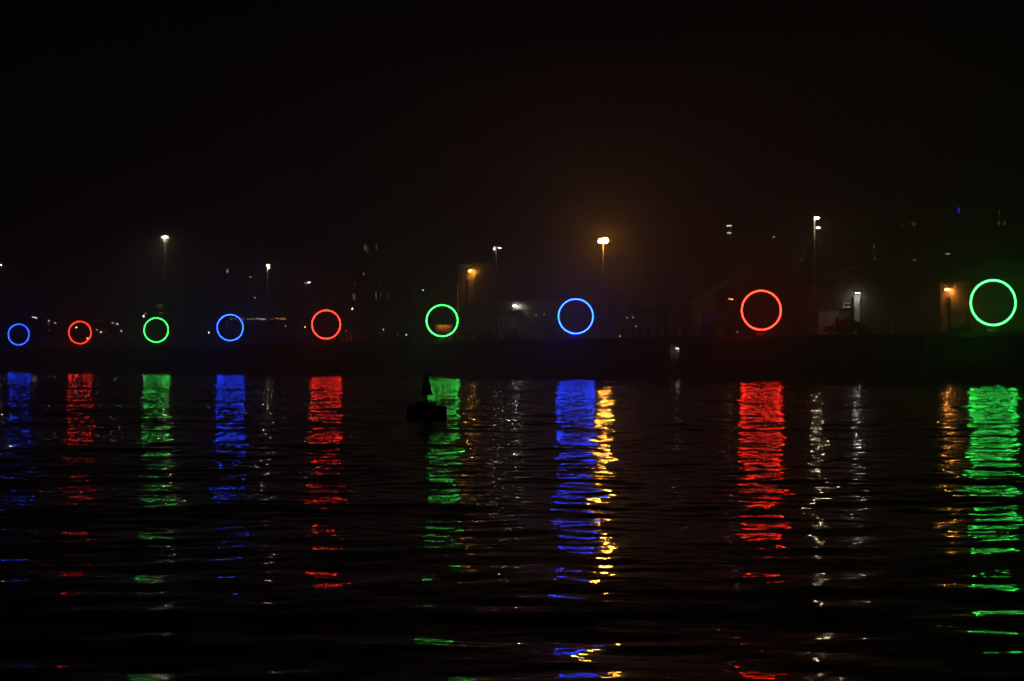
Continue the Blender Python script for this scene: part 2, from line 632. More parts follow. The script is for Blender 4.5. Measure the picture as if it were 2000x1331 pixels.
def wall_lamp(px, py, s, c, st, label, w=0.36, d=0.30, tilt=10, out=0.35, Y=None):
    x, y = at(px, s - out)
    if Y:
        y = Y - out
        x = (px - 1000) / F * y
    z = zat(py, y)
    t = thing('wall_lamp', label, 'wall lamp', (x, y, z), 0.0 if Y else QA, 'wall lamps on the quay buildings')
    MB().box(-0.03, 0.03, 0.02, out - 0.006, 0.05, 0.11).build('bracket', M_STEEL, t)
    hb = MB().prism([(-w / 2, 0.0), (w / 2, 0.0), (w / 2 * 0.75, 0.10), (-w / 2 * 0.75, 0.10)], -d / 2, d / 2)
    h_ = hb.build('hood', M_DARK, t)
    h_.rotation_euler = (R(-tilt), 0, 0)
    MB().box(-w / 2 + 0.02, w / 2 - 0.02, -d / 2 + 0.02, d / 2 - 0.02, -0.06, -0.002).build('lens', lens_mat(c, round(st * thru(y, BETA - 0.003), 2)), h_)
    return t


# ================================================================== BUILDINGS
def bld(name, label, cat, px0, px1, s, facing=False):
    """an Empty at the front-left ground corner; returns it and the front length. facing: front square to the view, not along the quay"""
    if facing:
        yf = at((px0 + px1) / 2, s)[1]
        x0 = (px0 - 1000) / F * yf
        return thing(name, label, cat, (x0, yf, ZQ), 0.0), (px1 - px0) / F * yf, x0
    a0, a1 = along(px0, s), along(px1, s)
    x, y = world_pt(a0, s)
    return thing(name, label, cat, (x, y, ZQ), QA), a1 - a0, a0


def window(parent, x0, x1, z0, z1, y=0.0, lit=None, frame=M_DARK, sill=False):
    f = MB()
    w = 0.07
    f.box(x0, x1, y - 0.05, y - 0.003, z0, z0 + w).box(x0, x1, y - 0.05, y - 0.003, z1 - w, z1)
    f.box(x0, x0 + w, y - 0.048, y - 0.0035, z0 + w, z1 - w).box(x1 - w, x1, y - 0.048, y - 0.0035, z0 + w, z1 - w)
    if x1 - x0 > 1.0:
        xm = (x0 + x1) / 2
        f.box(xm - w / 2, xm + w / 2, y - 0.047, y - 0.0038, z0 + w, z1 - w)
    fo = f.build('window', frame, parent)
    MB().box(x0 + w, x1 - w, y - 0.025, y - 0.004, z0 + w, z1 - w).build('pane', lit or M_GLASS, fo)
    if sill:
        MB().box(x0 - 0.08, x1 + 0.08, y - 0.16, y - 0.002, z0 - 0.09, z0 - 0.003).build('sill', frame, fo)
    return fo


# --- the corrugated hall
hall, L, ha = bld('corrugated_warehouse', 'tall grey corrugated warehouse lit by an orange wall lamp at its left end', 'warehouse', 896.5, 1150, 25)
HZ = 15.5 - ZQ
m = MB()
pitch = 0.34
n = int(L / pitch)
prof = []
for i in range(n):
    x0 = i * L / n
    p = L / n
    prof += [(x0, 0.0), (x0 + p * 0.40, 0.0), (x0 + p * 0.52, -0.075), (x0 + p * 0.88, -0.075)]
prof.append((L, 0.0))
for (xa, ya), (xb, yb) in zip(prof[:-1], prof[1:]):
    m.quad((xa, ya, 0), (xb, yb, 0), (xb, yb, HZ), (xa, ya, HZ))
m.build('corrugated_front', M_CLAD, hall)
m = MB().box(0.02, L - 0.02, 0.03, 9, 0, HZ - 0.05)
m.build('hall_body', M_CLAD, hall)
MB().prism([(-0.2, HZ + 0.003), (L + 0.2, HZ + 0.003), (L + 0.2, HZ + 0.25), (-0.2, HZ + 0.25)], -0.18, 9.3).build('roof_edge', M_CLADP, hall)
MB().prism([(-0.1, HZ + 0.255), (L + 0.1, HZ + 0.255), (L * 0.5, HZ + 1.1)], 0.4, 9).build('roof', M_ROOF, hall)
# tall narrow slot window left of the lamp light
sx0, sx1 = along(911.2, 25) - ha, along(915.8, 25) - ha
yv = at(913, 25)[1]
MB().box(sx0, sx1, -0.12, -0.08, zat(593, yv) - ZQ, zat(547, yv) - ZQ).build('slot_window', M_GLASS, hall)
# white corner downpipe
MB().tube([(-0.12, -0.2, 0), (-0.12, -0.2, zat(553, yv) - ZQ)], 0.09, 8).build('downpipe', M_WHITE, hall)
# taller vertical trims on the right half
for px in (1075, 1102, 1147):
    xx = along(px, 25) - ha
    MB().box(xx - 0.12, xx + 0.12, -0.16, -0.085, 0, HZ - 0.01).build('trim', M_CLADP, hall)
wall_lamp(917.3, 529, 25 - 0.09, 'sodium', 480, 'orange wall lamp lighting the corrugated warehouse corner', 0.30, 0.30, -24, 0.55)

# --- the low annexe
ann, L2, aa = bld('low_annexe', 'low flat roofed annexe before the warehouse with a lit sign panel', 'building', 899.5, 1106, 18)
AZ = 9.72 - ZQ
MB().box(0, L2, 0, 6.85, 0, AZ - 0.3).build('wall', M_CLAD, ann)
MB().box(-0.12, L2 + 0.12, -0.12, 6.83, AZ - 0.297, AZ).build('roof_coping', M_CLADP, ann)
yv = at(1003, 18)[1]


def ax(px):
    return along(px, 18) - aa


def az(py, t=None):
    return zat(py, t or yv) - ZQ


MB().box(ax(988), ax(1016), -0.45, -0.003, az(606.5), az(605)).build('canopy', M_CLADP, ann)
for p0, p1 in ((981, 992), (993, 1006), (1007.5, 1014)):
    window(ann, ax(p0), ax(p1), az(618), az(608), 0.0, None, M_CLADP)
MB().box(ax(976), ax(1016), -0.2, -0.003, az(620), az(618.6)).build('ledge', M_CLADP, ann)
sp = MB().box(ax(974.5), ax(1007.5), -0.06, -0.004, az(641), az(621))
panel = sp.build('sign_panel', M_RENDERP, ann)
cu = bpy.data.curves.new('lettering', 'FONT')
cu.body = 'PILE'
cu.size = 1.0
cu.extrude = 0.02
tmp = bpy.data.objects.new('tmp', cu)
COL.objects.link(tmp)
bpy.context.view_layer.update()
lm = bpy.data.meshes.new_from_object(tmp)
bpy.data.objects.remove(tmp)
lm.materials.clear()
lm.materials.append(M_DARK)
lt = bpy.data.objects.new('lettering', lm)
COL.objects.link(lt)
lt.parent = panel
dx = lm.vertices
xs = [v.co.x for v in dx]
ys_ = [v.co.y for v in dx]
wd, ht = max(xs) - min(xs), max(ys_) - min(ys_)
tw, th_ = ax(1003) - ax(978), az(625.5) - az(638.5)
lt.scale = (tw / wd, th_ / ht, 1)
lt.rotation_euler = (R(90), 0, 0)
lt.location = (ax(978), -0.085, az(638.5))
wall_lamp(1004, 597, 18, 'white', 170, 'white wall lamp over the sign panel on the low annexe', 0.34, 0.3, -15, 0.5)

# --- ochre shed in the green ring
shed, Ls, sa = bld('ochre_shed', 'small ochre shed lit orange, seen through the green ring', 'shed', 850, 883, 12, True)
yv = at(866, 12)[1]
SZ = zat(634, yv) - ZQ
MB().box(0, Ls, 0, 3.0, 0, SZ).build('wall', M_OCHRE, shed)
rf_ = MB().box(-0.3, Ls + 0.1, -0.42, 3.15, SZ + 0.003, SZ + 0.10).build('roof', M_OCHRE, shed)
MB().box(-0.3, Ls + 0.1, -0.45, -0.422, SZ - 0.10, SZ + 0.10).build('added_fascia', M_OCHRE, rf_)  # board added to hide the glowing strip behind it
MB().box(0.25, 0.95, -0.04, -0.003, 0.02, 0.98).build('door', M_DARK, shed)
glow_strip = MB().box(Ls * 0.12, Ls * 0.88, -0.36, -0.30, SZ - 0.06, SZ - 0.01).build('added_glow_strip', lens_mat('orange', 26), shed)  # glowing strip added under the roof to brighten the wall


# --- apartment block
def block(name, label, px0, px1, s, py_top, nfl, nwin, lit, depth=14, wfrac=0.45, z_first=3.2):
    t, L_, a_ = bld(name, label, 'apartment block', px0, px1, s, True)
    yv_ = at((px0 + px1) / 2, s)[1]
    Z_ = zat(py_top, yv_) - ZQ
    MB().box(0, L_, 0, depth, 0, Z_).build('wall', M_FAC, t)
    MB().box(-0.2, L_ + 0.2, -0.2, depth + 0.2, Z_ + 0.003, Z_ + 0.5).build('parapet', M_FAC, t)
    fh = (Z_ - z_first) / nfl
    pw = L_ / nwin
    pane0 = None
    for i in range(nfl):
        for j in range(nwin):
            x0 = (j + 0.5 - wfrac / 2) * pw
            z0 = z_first + i * fh + 0.7
            f = None
            if pane0 is None:
                pane0 = window(t, x0, x0 + pw * wfrac, z0, z0 + min(1.5, fh - 1.0))
                base = (x0, z0)
            else:
                c = copy_tree(pane0, t)
                c.location = (x0 - base[0], 0, z0 - base[1])
    for (p, py, w, hgt, c, st) in lit:
        yy = yv_
        xx = (p - 1000) / F * yy - a_
        z0 = zat(py + hgt / 2, yy) - ZQ
        z1 = zat(py - hgt / 2, yy) - ZQ
        dxl = w / F * yy / 2
        window(t, xx - dxl, xx + dxl, z0, z1, -0.06, glow('lit_window_%s_%g' % (c, st), LCOL[c], st * thru(yy) * 0.5, False), M_DARK)
    return t


block('apartment_block', 'tall dark apartment block with a few lit windows behind the red ring', 622, 801, 100, 462, 8, 9, [
    (713, 484, 6, 13, 'warm', 0.075), (718, 489, 4, 12, 'warm', 0.05), (735, 483, 3, 12, 'warm', 0.10),
    (710, 535, 2.5, 5, 'white', 0.35), (691.5, 580, 7, 14, 'warm', 0.085), (734.5, 578, 3, 14, 'white', 0.13),
    (743.5, 577, 2.6, 10, 'cool', 0.06), (757, 578, 4, 10, 'warm', 0.035), (693, 553, 5, 9, 'warm', 0.018),
    (743, 553, 3, 10, 'cool', 0.022), (706, 628, 3, 6, 'warm', 0.05), (641, 536, 3, 4, 'warm', 0.03)])
block('apartment_block', 'dark apartment block with faint windows, furthest right behind the roofs', 1758, 2030, 105, 372, 8, 9, [
    (1762, 441, 5, 6, 'warm', 0.022), (1776, 436, 4, 8, 'warm', 0.028), (1785, 438, 6, 9, 'warm', 0.03), (1789, 423, 3, 3, 'white', 0.06),
    (1786, 508, 9, 4, 'white', 0.10), (1781, 487, 5, 5, 'warm', 0.012), (1952.5, 416, 3.5, 12, 'warm', 0.018),
    (1951, 436, 5, 10, 'warm', 0.06), (1962, 436, 6, 10, 'warm', 0.045), (1876, 486, 4, 8, 'warm', 0.010), (1880, 505, 3, 3, 'white', 0.04)])
block('apartment_block', 'narrow dark stair tower with three small stacked lights', 1692, 1726, 95, 447, 7, 3, [
    (1706.5, 460, 2.4, 2.4, 'white', 0.55), (1706.8, 480.5, 3, 3, 'white', 0.6), (1707, 483, 3, 5, 'warm', 0.10),
    (1709, 506.5, 3.4, 3.4, 'white', 0.28), (1708, 500, 3, 9, 'warm', 0.04)], depth=10)
block('apartment_block', 'dark low block with three tiny windows behind the large red ring', 1490, 1600, 110, 480, 5, 6, [
    (1516, 509, 3.4, 4, 'cool', 0.10), (1566, 509, 3.2, 7, 'warm', 0.14), (1585, 508, 2.6, 6, 'warm', 0.02)], depth=12)
# blue strip sign on the far right block
y = at(1894, 105)[1] - 0.3
x = (1873.3 - 1000) / F * y
bs = thing('blue_sign_strip', 'thin vertical blue light strip high on the far right block', 'sign', (x, y, zat(421, y)), 0.0)
MB().box(-0.09, 0.09, -0.03, 0.14, 0, 1.3).build('backing', M_DARK, bs)
MB().box(-0.05, 0.05, -0.07, -0.033, 0.35, 1.2).build('tube', glow('blue_strip', (0.03, 0.04, 1.0), 0.9 * thru(y), False), bs)


# --- hangars on the right
def hangar(name, label, px0, px1, s, py_eave, py_apex, depth, wallm, roof_over=0.3):
    t, L_, a_ = bld(name, label, 'hangar', px0, px1, s, True)
    yv_ = at((px0 + px1) / 2, s)[1]
    ze, za = zat(py_eave, yv_) - ZQ, zat(py_apex, yv_) - ZQ
    MB().prism([(0, 0), (L_, 0), (L_, ze), (L_ / 2, za), (0, ze)], 0, depth).build('wall', wallm, t)
    o_ = roof_over
    sl = (za - ze) / (L_ / 2)
    for sg in (-1, 1):
        xe = L_ / 2 + sg * (L_ / 2 + o_)
        ze_ = ze - sl * o_
        MB().prism([(xe, ze_ + 0.01), (L_ / 2, za + 0.01), (L_ / 2, za + 0.15), (xe, ze_ + 0.15)], -o_, depth + o_).build('roof_slope', M_ROOF, t)
    return t, L_, a_


h1, HL1, hc1 = hangar('gabled_hangar', 'dark gabled hangar with a white lit doorway and small window', 1585, 1836, 14, 560, 511, 30, M_RENDER)
h2, HL2, hc2 = hangar('gabled_hangar', 'dark gabled hangar behind the large red ring, lit orange at its left', 1398, 1583, 12.5, 574, 520, 30, M_RENDER)
yv = at((1585 + 1836) / 2, 14)[1]


def hx(px):
    return (px - 1000) / F * yv - hc1


def hz2(py):
    return zat(py, yv) - ZQ


# pale door with pilasters under the white lamp
MB().box(hx(1667.3), hx(1679.5), -0.06, -0.003, 0.05, hz2(576)).build('door', M_CLADP, h1)
MB().box(hx(1665.6), hx(1667.0), -0.55, -0.004, 0, hz2(580)).build('pilaster', M_DARK, h1)
MB().box(hx(1682.8), hx(1696), -0.05, -0.003, 0.05, hz2(585)).build('door_leaf', M_RENDER, h1)
window(h1, hx(1647), hx(1663), hz2(600.5), hz2(591.5), 0, None, M_WHITE, True)
wall_lamp(1675, 571.5, 14, 'white', 95, 'bright white wall lamp over the pale hangar door', 0.40, 0.34, -15, 0.9, Y=yv - 0.06)
y = yv - 0.9
x = (1681.2 - 1000) / F * y
dp = thing('service_pole', 'dark thin pole beside the white lit hangar door', 'pole', (x, y, ZQ), QA)
MB().tube([(0, 0, 0), (0, 0, zat(569, y) - ZQ)], 0.06, 8).build('shaft', M_DARK, dp)
MB().tube([(0, 0, zat(571, y) - ZQ), (0, 0, zat(568.4, y) - ZQ)], [0.09, 0.05], 8).build('cap', M_DARK, dp)

# pale big door in the hangar, and pale transformer cabinet by the mast
MB().box(hx(1599), hx(1638), -0.08, -0.005, 0.02, hz2(607)).build('sliding_door', M_CLADP, h1)
MB().box(hx(1597), hx(1640), -0.14, -0.006, hz2(606.6), hz2(605)).build('door_rail', M_DARK, h1)
x, y = at(1384, 6)
tc_ = thing('transformer_cabinet', 'pale grey transformer cabinet behind the bush left of the slim mast', 'cabinet', (x, y, ZQ), QA)
cz = zat(613, y) - ZQ
MB().box(-1.25, 1.25, 0, 1.4, 0.1, cz).build('body', M_CLAD, tc_)
MB().box(-1.32, 1.32, -0.08, 1.48, cz + 0.003, cz + 0.1).build('lid', M_CLADP, tc_)
MB().box(-1.3, 1.3, -0.05, 1.45, 0, 0.097).build('plinth', M_CONC, tc_)
for sg in (-1, 1):
    dd = MB().box(min(sg * 0.02, sg * 1.15), max(sg * 0.02, sg * 1.15), -0.03, -0.003, 0.2, cz - 0.12).build('door', M_CLADP, tc_)
    MB().box(sg * 0.14 - 0.02, sg * 0.14 + 0.02, -0.07, -0.032, cz * 0.45, cz * 0.55).build('handle', M_DARK, dd)

# brick building lit by the orange lamp
br, BL, ba = bld('brick_building', 'brick building at far right lit by the orange lamp', 'building', 1837, 2080, 10)
yv = at(1900, 10)[1]
BZ = zat(548, yv) - ZQ
bw = MB().box(0, BL, 0, 12, 0, BZ).build('wall', M_BRICK, br)
MB().box(-0.2, BL + 0.2, -0.2, 12.2, BZ + 0.003, BZ + 0.22).build('eaves', M_ROOF, br)
MB().prism([(-0.2, BZ + 0.225), (BL + 0.2, BZ + 0.225), (BL * 0.5, BZ + 2.0)], -0.2, 12.2).build('roof', M_ROOF, br)
wall_lamp(1850, 565, 10, 'orange', 260, 'orange lamp on the corner of the brick building', 0.40, 0.30, 0, 0.4)

# rear buildings filling the skyline on the left: a terrace with a string of lights
ter, TL, ta = bld('distant_terrace', 'distant building with a string of small lights along its eaves', 'building', 447, 566, 160, True)
yv = at(506.5, 160)[1]
TZ = zat(616, yv) - ZQ
MB().box(0, TL, 0, 12, 0, TZ).build('wall', M_FAC, ter)
MB().box(-0.3, TL + 0.3, -0.3, 12.3, TZ + 0.003, TZ + 0.4).build('roof', M_ROOF, ter)
rr = random.Random(5)
for px, c, st, w in ((452, 'cool', 0.10, 3), (460, 'cool', 0.08, 3), (475, 'white', 0.14, 1.6), (484, 'white', 0.16, 1.6), (489, 'warm', 0.14, 2),
                     (493.5, 'white', 0.2, 1.4), (501, 'warm', 0.2, 3), (506, 'white', 0.16, 2), (512.5, 'white', 0.5, 2.6), (517, 'warm', 0.2, 2),
                     (531, 'warm', 0.10, 4), (540, 'warm', 0.3, 1.4), (545.5, 'sodium', 0.14, 1.2), (548.3, 'sodium', 0.34, 1.6), (551.2, 'sodium', 0.14, 1.2), (553.4, 'sodium', 0.3, 1.4), (556.2, 'sodium', 0.5, 1.4)):
    dxl = w / F * yv / 2
    xx = (px - 1000) / F * yv - ta
    pyc = 623 + rr.uniform(-1, 1)
    hh = rr.uniform(2.4, 5.2) if c == 'sodium' else 2.2
    MB().box(xx - dxl, xx + dxl, -0.2, -0.02, zat(pyc + hh / 2, yv) - ZQ, zat(pyc - hh / 2, yv) - ZQ).build(
        'eaves_light', glow('eaves_%s_%g' % (c, st), LCOL[c], st * 1.6 * thru(yv), False), ter)
# two dim warm windows above the third ring
dh, DL, da = bld('distant_house', 'distant dark house with two dim warm windows above the green ring', 'building', 292, 338, 120, True)
yv = at(315, 120)[1]
DZ = zat(588, yv) - ZQ
MB().box(0, DL, 0, 9, 0, DZ).build('wall', M_FAC, dh)
MB().prism([(-0.3, DZ + 0.003), (DL + 0.3, DZ + 0.003), (DL / 2, DZ + 2.5)], -0.3, 9.3).build('roof', M_ROOF, dh)
for px, py, w, hgt, c, st in ((312.5, 597, 11, 8, 'orange', 0.05), (313, 601, 9, 3, 'warm', 0.05), (315, 611.5, 8, 2.4, 'warm', 0.10)):
    dxl = w / F * yv / 2
    xx = (px - 1000) / F * yv - da
    window(dh, xx - dxl, xx + dxl, zat(py + hgt / 2, yv) - ZQ, zat(py - hgt / 2, yv) - ZQ, -0.02 - 0.03 * (py - 597) / 14, glow('dim_%s_%g' % (c, st), LCOL[c], st * thru(yv) * 0.6, False))

# ------------------------------------------------------------------ far street lamps: pole, arm and lit globe
FAR = [
    (64.5, 620, 'white', 3.0, 2.2, 'left of a close pair of far white lamps above the leftmost rings'),
    (69.5, 621.3, 'white', 4.0, 2.6, 'right of a close pair of far white lamps above the leftmost rings'),
    (95.5, 627.2, 'white', 2.4, 2.2, 'third far white lamp in the falling row left of the red ring'),
    (108.3, 632.2, 'warm', 2.2, 2.0, 'lowest far lamp of the falling row left of the red ring'),
    (149.5, 639.8, 'white', 12, 3.0, 'bright far white lamp seen inside the leftmost red ring'),
    (170.5, 661.3, 'warm', 2.0, 2.6, 'small far warm lamp at the lower right of the leftmost red ring'),
    (189.4, 644.5, 'warm', 2.4, 1.9, 'small far lamp just right of the leftmost red ring'),
    (197.6, 648.8, 'warm', 3.0, 2.2, 'small warm far lamp right of the leftmost red ring, lower of two'),
    (219.7, 631, 'white', 2.6, 2.0, 'far white lamp, left of a pair between red and green rings'),
    (229.3, 634, 'white', 4.5, 2.4, 'far white lamp, right of a pair between red and green rings'),
    (236.8, 647.3, 'white', 2.2, 1.9, 'small far white lamp below a pair left of the green ring'),
    (280.3, 617.3, 'white', 4.5, 3.4, 'far white lamp at the upper left of the small green ring'),
    (284.7, 612.2, 'cool', 0.5, 1.8, 'faint far lamp above the white one by the small green ring'),
    (407.5, 650.3, 'cool', 3.5, 1.9, 'tiny far white lamp left of the blue ring below the masts'),
    (445, 639.5, 'warm', 0.22, 2.6, 'faint far lamp seen inside the blue ring below the masts'),
    (497.5, 582, 'white', 0.25, 3.0, 'faint far lamp between the lit masts at left'),
    (557.7, 637, 'cool', 0.9, 1.7, 'faint far lamp under the string of eaves lights'),
    (596, 639, 'warm', 5.0, 2.3, 'far warm white lamp just left of the middle red ring'),
    (653.5, 593.2, 'sodium', 3.0, 3.2, 'yellow far lamp just above the middle red ring'),
    (688, 603.4, 'warm', 2.6, 2.8, 'warm far lamp at the upper right of the middle red ring'),
    (676, 646.5, 'sodium', 0.35, 2.4, 'dim yellow lamp right of the middle red ring near a parked car'),
    (749, 643.8, 'white', 1.4, 2.4, 'far white lamp alone between the middle red and green rings'),
    (777, 654, 'cool', 0.2, 2.0, 'faint low lamp left of the white one near the green ring'),
    (793.7, 654.2, 'white', 1.2, 2.4, 'low far white lamp left of the green ring by the buoy'),
    (826.8, 567.3, 'white', 1.8, 2.2, 'tiny high far lamp left of the orange lit warehouse corner'),
    (1047, 616, 'cool', 0.35, 2.0, 'faint lamp on the dark right part of the annexe, left of two'),
    (1063.5, 613.7, 'cool', 0.22, 2.2, 'faint lamp on the dark right part of the annexe, right of two'),
    (1225, 621, 'white', 0.25, 2.6, 'faint lamp in the dark tree, left of two'),
    (1236, 620, 'white', 0.4, 2.2, 'faint lamp in the dark tree, right of two'),
    (1242, 637.5, 'white', 0.35, 2.6, 'faint lamp low under the dark tree'),
    (1210.5, 658.3, 'white', 0.8, 2.0, 'tiny light at the quay edge right of the bright blue ring'),
    (1440, 649, 'white', 0.35, 2.2, 'tiny pale light at the foot of the large red ring'),
]
for px, py, c, st, w, lab in FAR:
    s_ = 45.0 if px < 600 else (95.0 if px < 830 else (17.2 if px < 1100 else 15))
    if px in (170.5, 445, 676, 777, 793.7):
        s_ = 60.0
    if px in (1210.5, 1440):
        s_ = 3.0
    x, y = at(px, s_)
    z = zat(py, y)
    t = thing('far_street_lamp', lab, 'street lamp', (x, y, ZQ), 0.0, 'small far lamps')
    r_ = w * y / F / 2
    zz = max(z - ZQ, 0.25)
    MB().tube([(0, 0.05, 0), (0, 0.05, zz + r_)], [0.07, 0.045], 6).build('pole', M_DARK, t)
    lb = MB()
    lb.tube([(-r_, -r_ * 0.6, zz), (-r_ * 0.6, -r_ * 0.6, zz), (0, -r_ * 0.6, zz), (r_ * 0.6, -r_ * 0.6, zz), (r_, -r_ * 0.6, zz)],
            [r_ * 0.25, r_ * 0.8, r_, r_ * 0.8, r_ * 0.25], 8)
    lb.build('lantern', glow('far_%s_%g_%d' % (c, st, px), LCOL[c], min(st * 0.9, 3.0) * thru(y), False), t, True)

# ------------------------------------------------------------------ lamp, niche and ladder on the quay wall
na = along(1325, 0)
x, y = world_pt(na, 0)
yv = y
nl = thing('quay_bulkhead_lamp', 'small white lamp on the quay wall above the ladder', 'wall lamp', (x, y, zat(680.8, y)), QA)
MB().box(-0.13, 0.13, -0.30, -0.003, 0.035, 0.14).build('housing', M_DARK, nl)
MB().box(-0.10, 0.10, -0.27, -0.05, -0.06, 0.033).build('lens', lens_mat('white', 8), nl)
pn = thing('landing_niche', 'pale concrete landing niche lit on the dark quay wall', 'niche', (x, y, 0), QA)
l0, l1 = along(1318.5, 0) - na, along(1333.5, 0) - na
MB().box(l0, l1, -0.06, -0.002, 0.2, zat(682.5, y)).build('back_panel', M_RENDERP, pn)
MB().box(l0 - 0.5, l0 - 0.003, -0.62, -0.004, -0.8, zat(673, y)).build('side_pier', M_CONC, pn)
MB().box(l1 + 0.003, l1 + 0.35, -0.40, -0.004, -0.8, zat(673, y)).build('side_pier', M_CONC, pn)
la = along(1311.5, 0)
x, y = world_pt(la, -0.72)
ld = thing('quay_ladder', 'steel ladder down the quay wall beside the lit niche', 'ladder', (x, y, 0), QA)
for sg in (-1, 1):
    MB().box(sg * 0.3 - 0.035, sg * 0.3 + 0.035, -0.05, 0.05, -0.4, zat(677, y)).build('rail', M_STEEL, ld)
rg = MB().tube([(-0.262, 0, 0), (0.262, 0, 0)], 0.02, 6).build('rung', M_STEEL, ld)
rg.location = (0, 0, 0.15)
zr = 0.45
while zr < zat(679, y):
    copy_part(rg, ld, (0, 0, zr))
    zr += 0.3
x, y = world_pt(along(1313, 0), -0.78)
gw = thing('gangway_strut', 'dark slanting gangway strut crossing the lit niche', 'strut', (x, y, 0), QA)
za_, zb_ = zat(695, yv), zat(717, yv)
dl = along(1334, 0) - along(1313, 0)
MB().prism([(0, za_), (dl, zb_), (dl, zb_ - 0.14), (0, za_ - 0.14)], -0.05, 0.05).build('beam', M_DARK, gw)
MB().prism([(0, za_ + 0.9), (dl, zb_ + 0.9), (dl, zb_ + 0.86), (0, za_ + 0.86)], -0.03, 0.03).build('handrail', M_DARK, gw)

# ------------------------------------------------------------------ rows of timber posts along the quay edge
post0 = None


ORD = ['first', 'second', 'third', 'fourth', 'fifth', 'sixth', 'seventh', 'eighth', 'ninth', 'tenth', 'eleventh', 'twelfth', 'thirteenth', 'fourteenth', 'fifteenth', 'sixteenth']


def posts(px0, px1, step_px, s, h, label, group, jitter=0.05):
    global post0
    px = px0
    k_ = 0
    while px <= px1:
        x, y = at(px + random.uniform(-1, 1), s)
        if post0 is None:
            p = MB()
            p.prism([(-0.09, 0), (0.09, 0), (0.09, 1.0), (0.05, 1.06), (-0.05, 1.06), (-0.09, 1.0)], -0.09, 0.09)
            post0 = p.build('timber_post', M_TIMBER)
            o = post0
        else:
            o = post0.copy()
            COL.objects.link(o)
        o.location = (x, y, ZQ)
        o.rotation_euler = (random.uniform(-jitter, jitter) * 0.5, random.uniform(-jitter, jitter) * 0.5, QA)
        o.scale = (1, 1, h * random.uniform(0.9, 1.08))
        tag(o, label.format(ORD[k_]), 'post', group)
        k_ += 1
        px += step_px


posts(1217, 1372, 17.2, 1.6, 1.15, '{} from the left of the dark timber posts right of the bright blue ring', 'quay posts right of the bright blue ring')
posts(490, 596, 8.8, 1.6, 1.15, '{} from the left of the dark posts between the fourth and fifth ring', 'quay posts left of the middle red ring')
posts(672, 790, 9.2, 1.6, 1.15, '{} from the left of the dark posts between the fifth and sixth ring', 'quay posts right of the middle red ring')
posts(1634, 1662, 22, 1.6, 1.5, '{} from the left of two stout dark posts beside the hangar car', 'posts by the right hand car')
posts(1012, 1040, 26, 1.6, 1.15, '{} from the left of two dark quay posts below the annexe sign', 'posts below the annexe')
posts(185, 260, 11, 1.6, 0.9, '{} from the left of the small dark posts between second and third ring', 'posts between the leftmost red and green rings')
x, y = at(1742.8, 2.0)
wb = thing('white_bollard', 'pale slim bollard standing alone at the quay edge at right', 'bollard', (x, y, ZQ), 0)
hb_ = zat(624, y) - ZQ
MB().tube([(0, 0, 0), (0, 0, hb_ - 0.14)], [0.11, 0.10], 10).build('shaft', M_RENDERP, wb)
MB().tube([(0, 0, hb_ - 0.137), (0, 0, hb_ - 0.05), (0, 0, hb_)], [0.15, 0.14, 0.05], 10).build('cap', M_DARK, wb)

# fence before the brick building
x0_, y0_ = at(1836, 4)
fl = along(1905, 4) - along(1836, 4)
fe = thing('metal_fence', 'dark metal fence in front of the orange lit brick wall', 'fence', (x0_, y0_, ZQ), QA)
for zf in (0.25, 1.1, 1.98):
    MB().box(0.05, fl, -0.025, 0.025, zf, zf + 0.05).build('rail', M_DARK, fe)
pp = MB().box(-0.04, 0.04, -0.04, 0.04, 0, 2.1).build('post', M_DARK, fe)
for i in range(1, 5):
    copy_part(pp, fe, (fl * i / 4.0, 0.0, 0))
pk = MB().box(-0.012, 0.012, -0.04, -0.026, 0.15, 2.0).build('picket', M_DARK, fe)
pk.location = (0.25, 0, 0)
i = 0.5
while i < fl - 0.1:
    copy_part(pk, fe, (i, 0, 0))
    i += 0.25


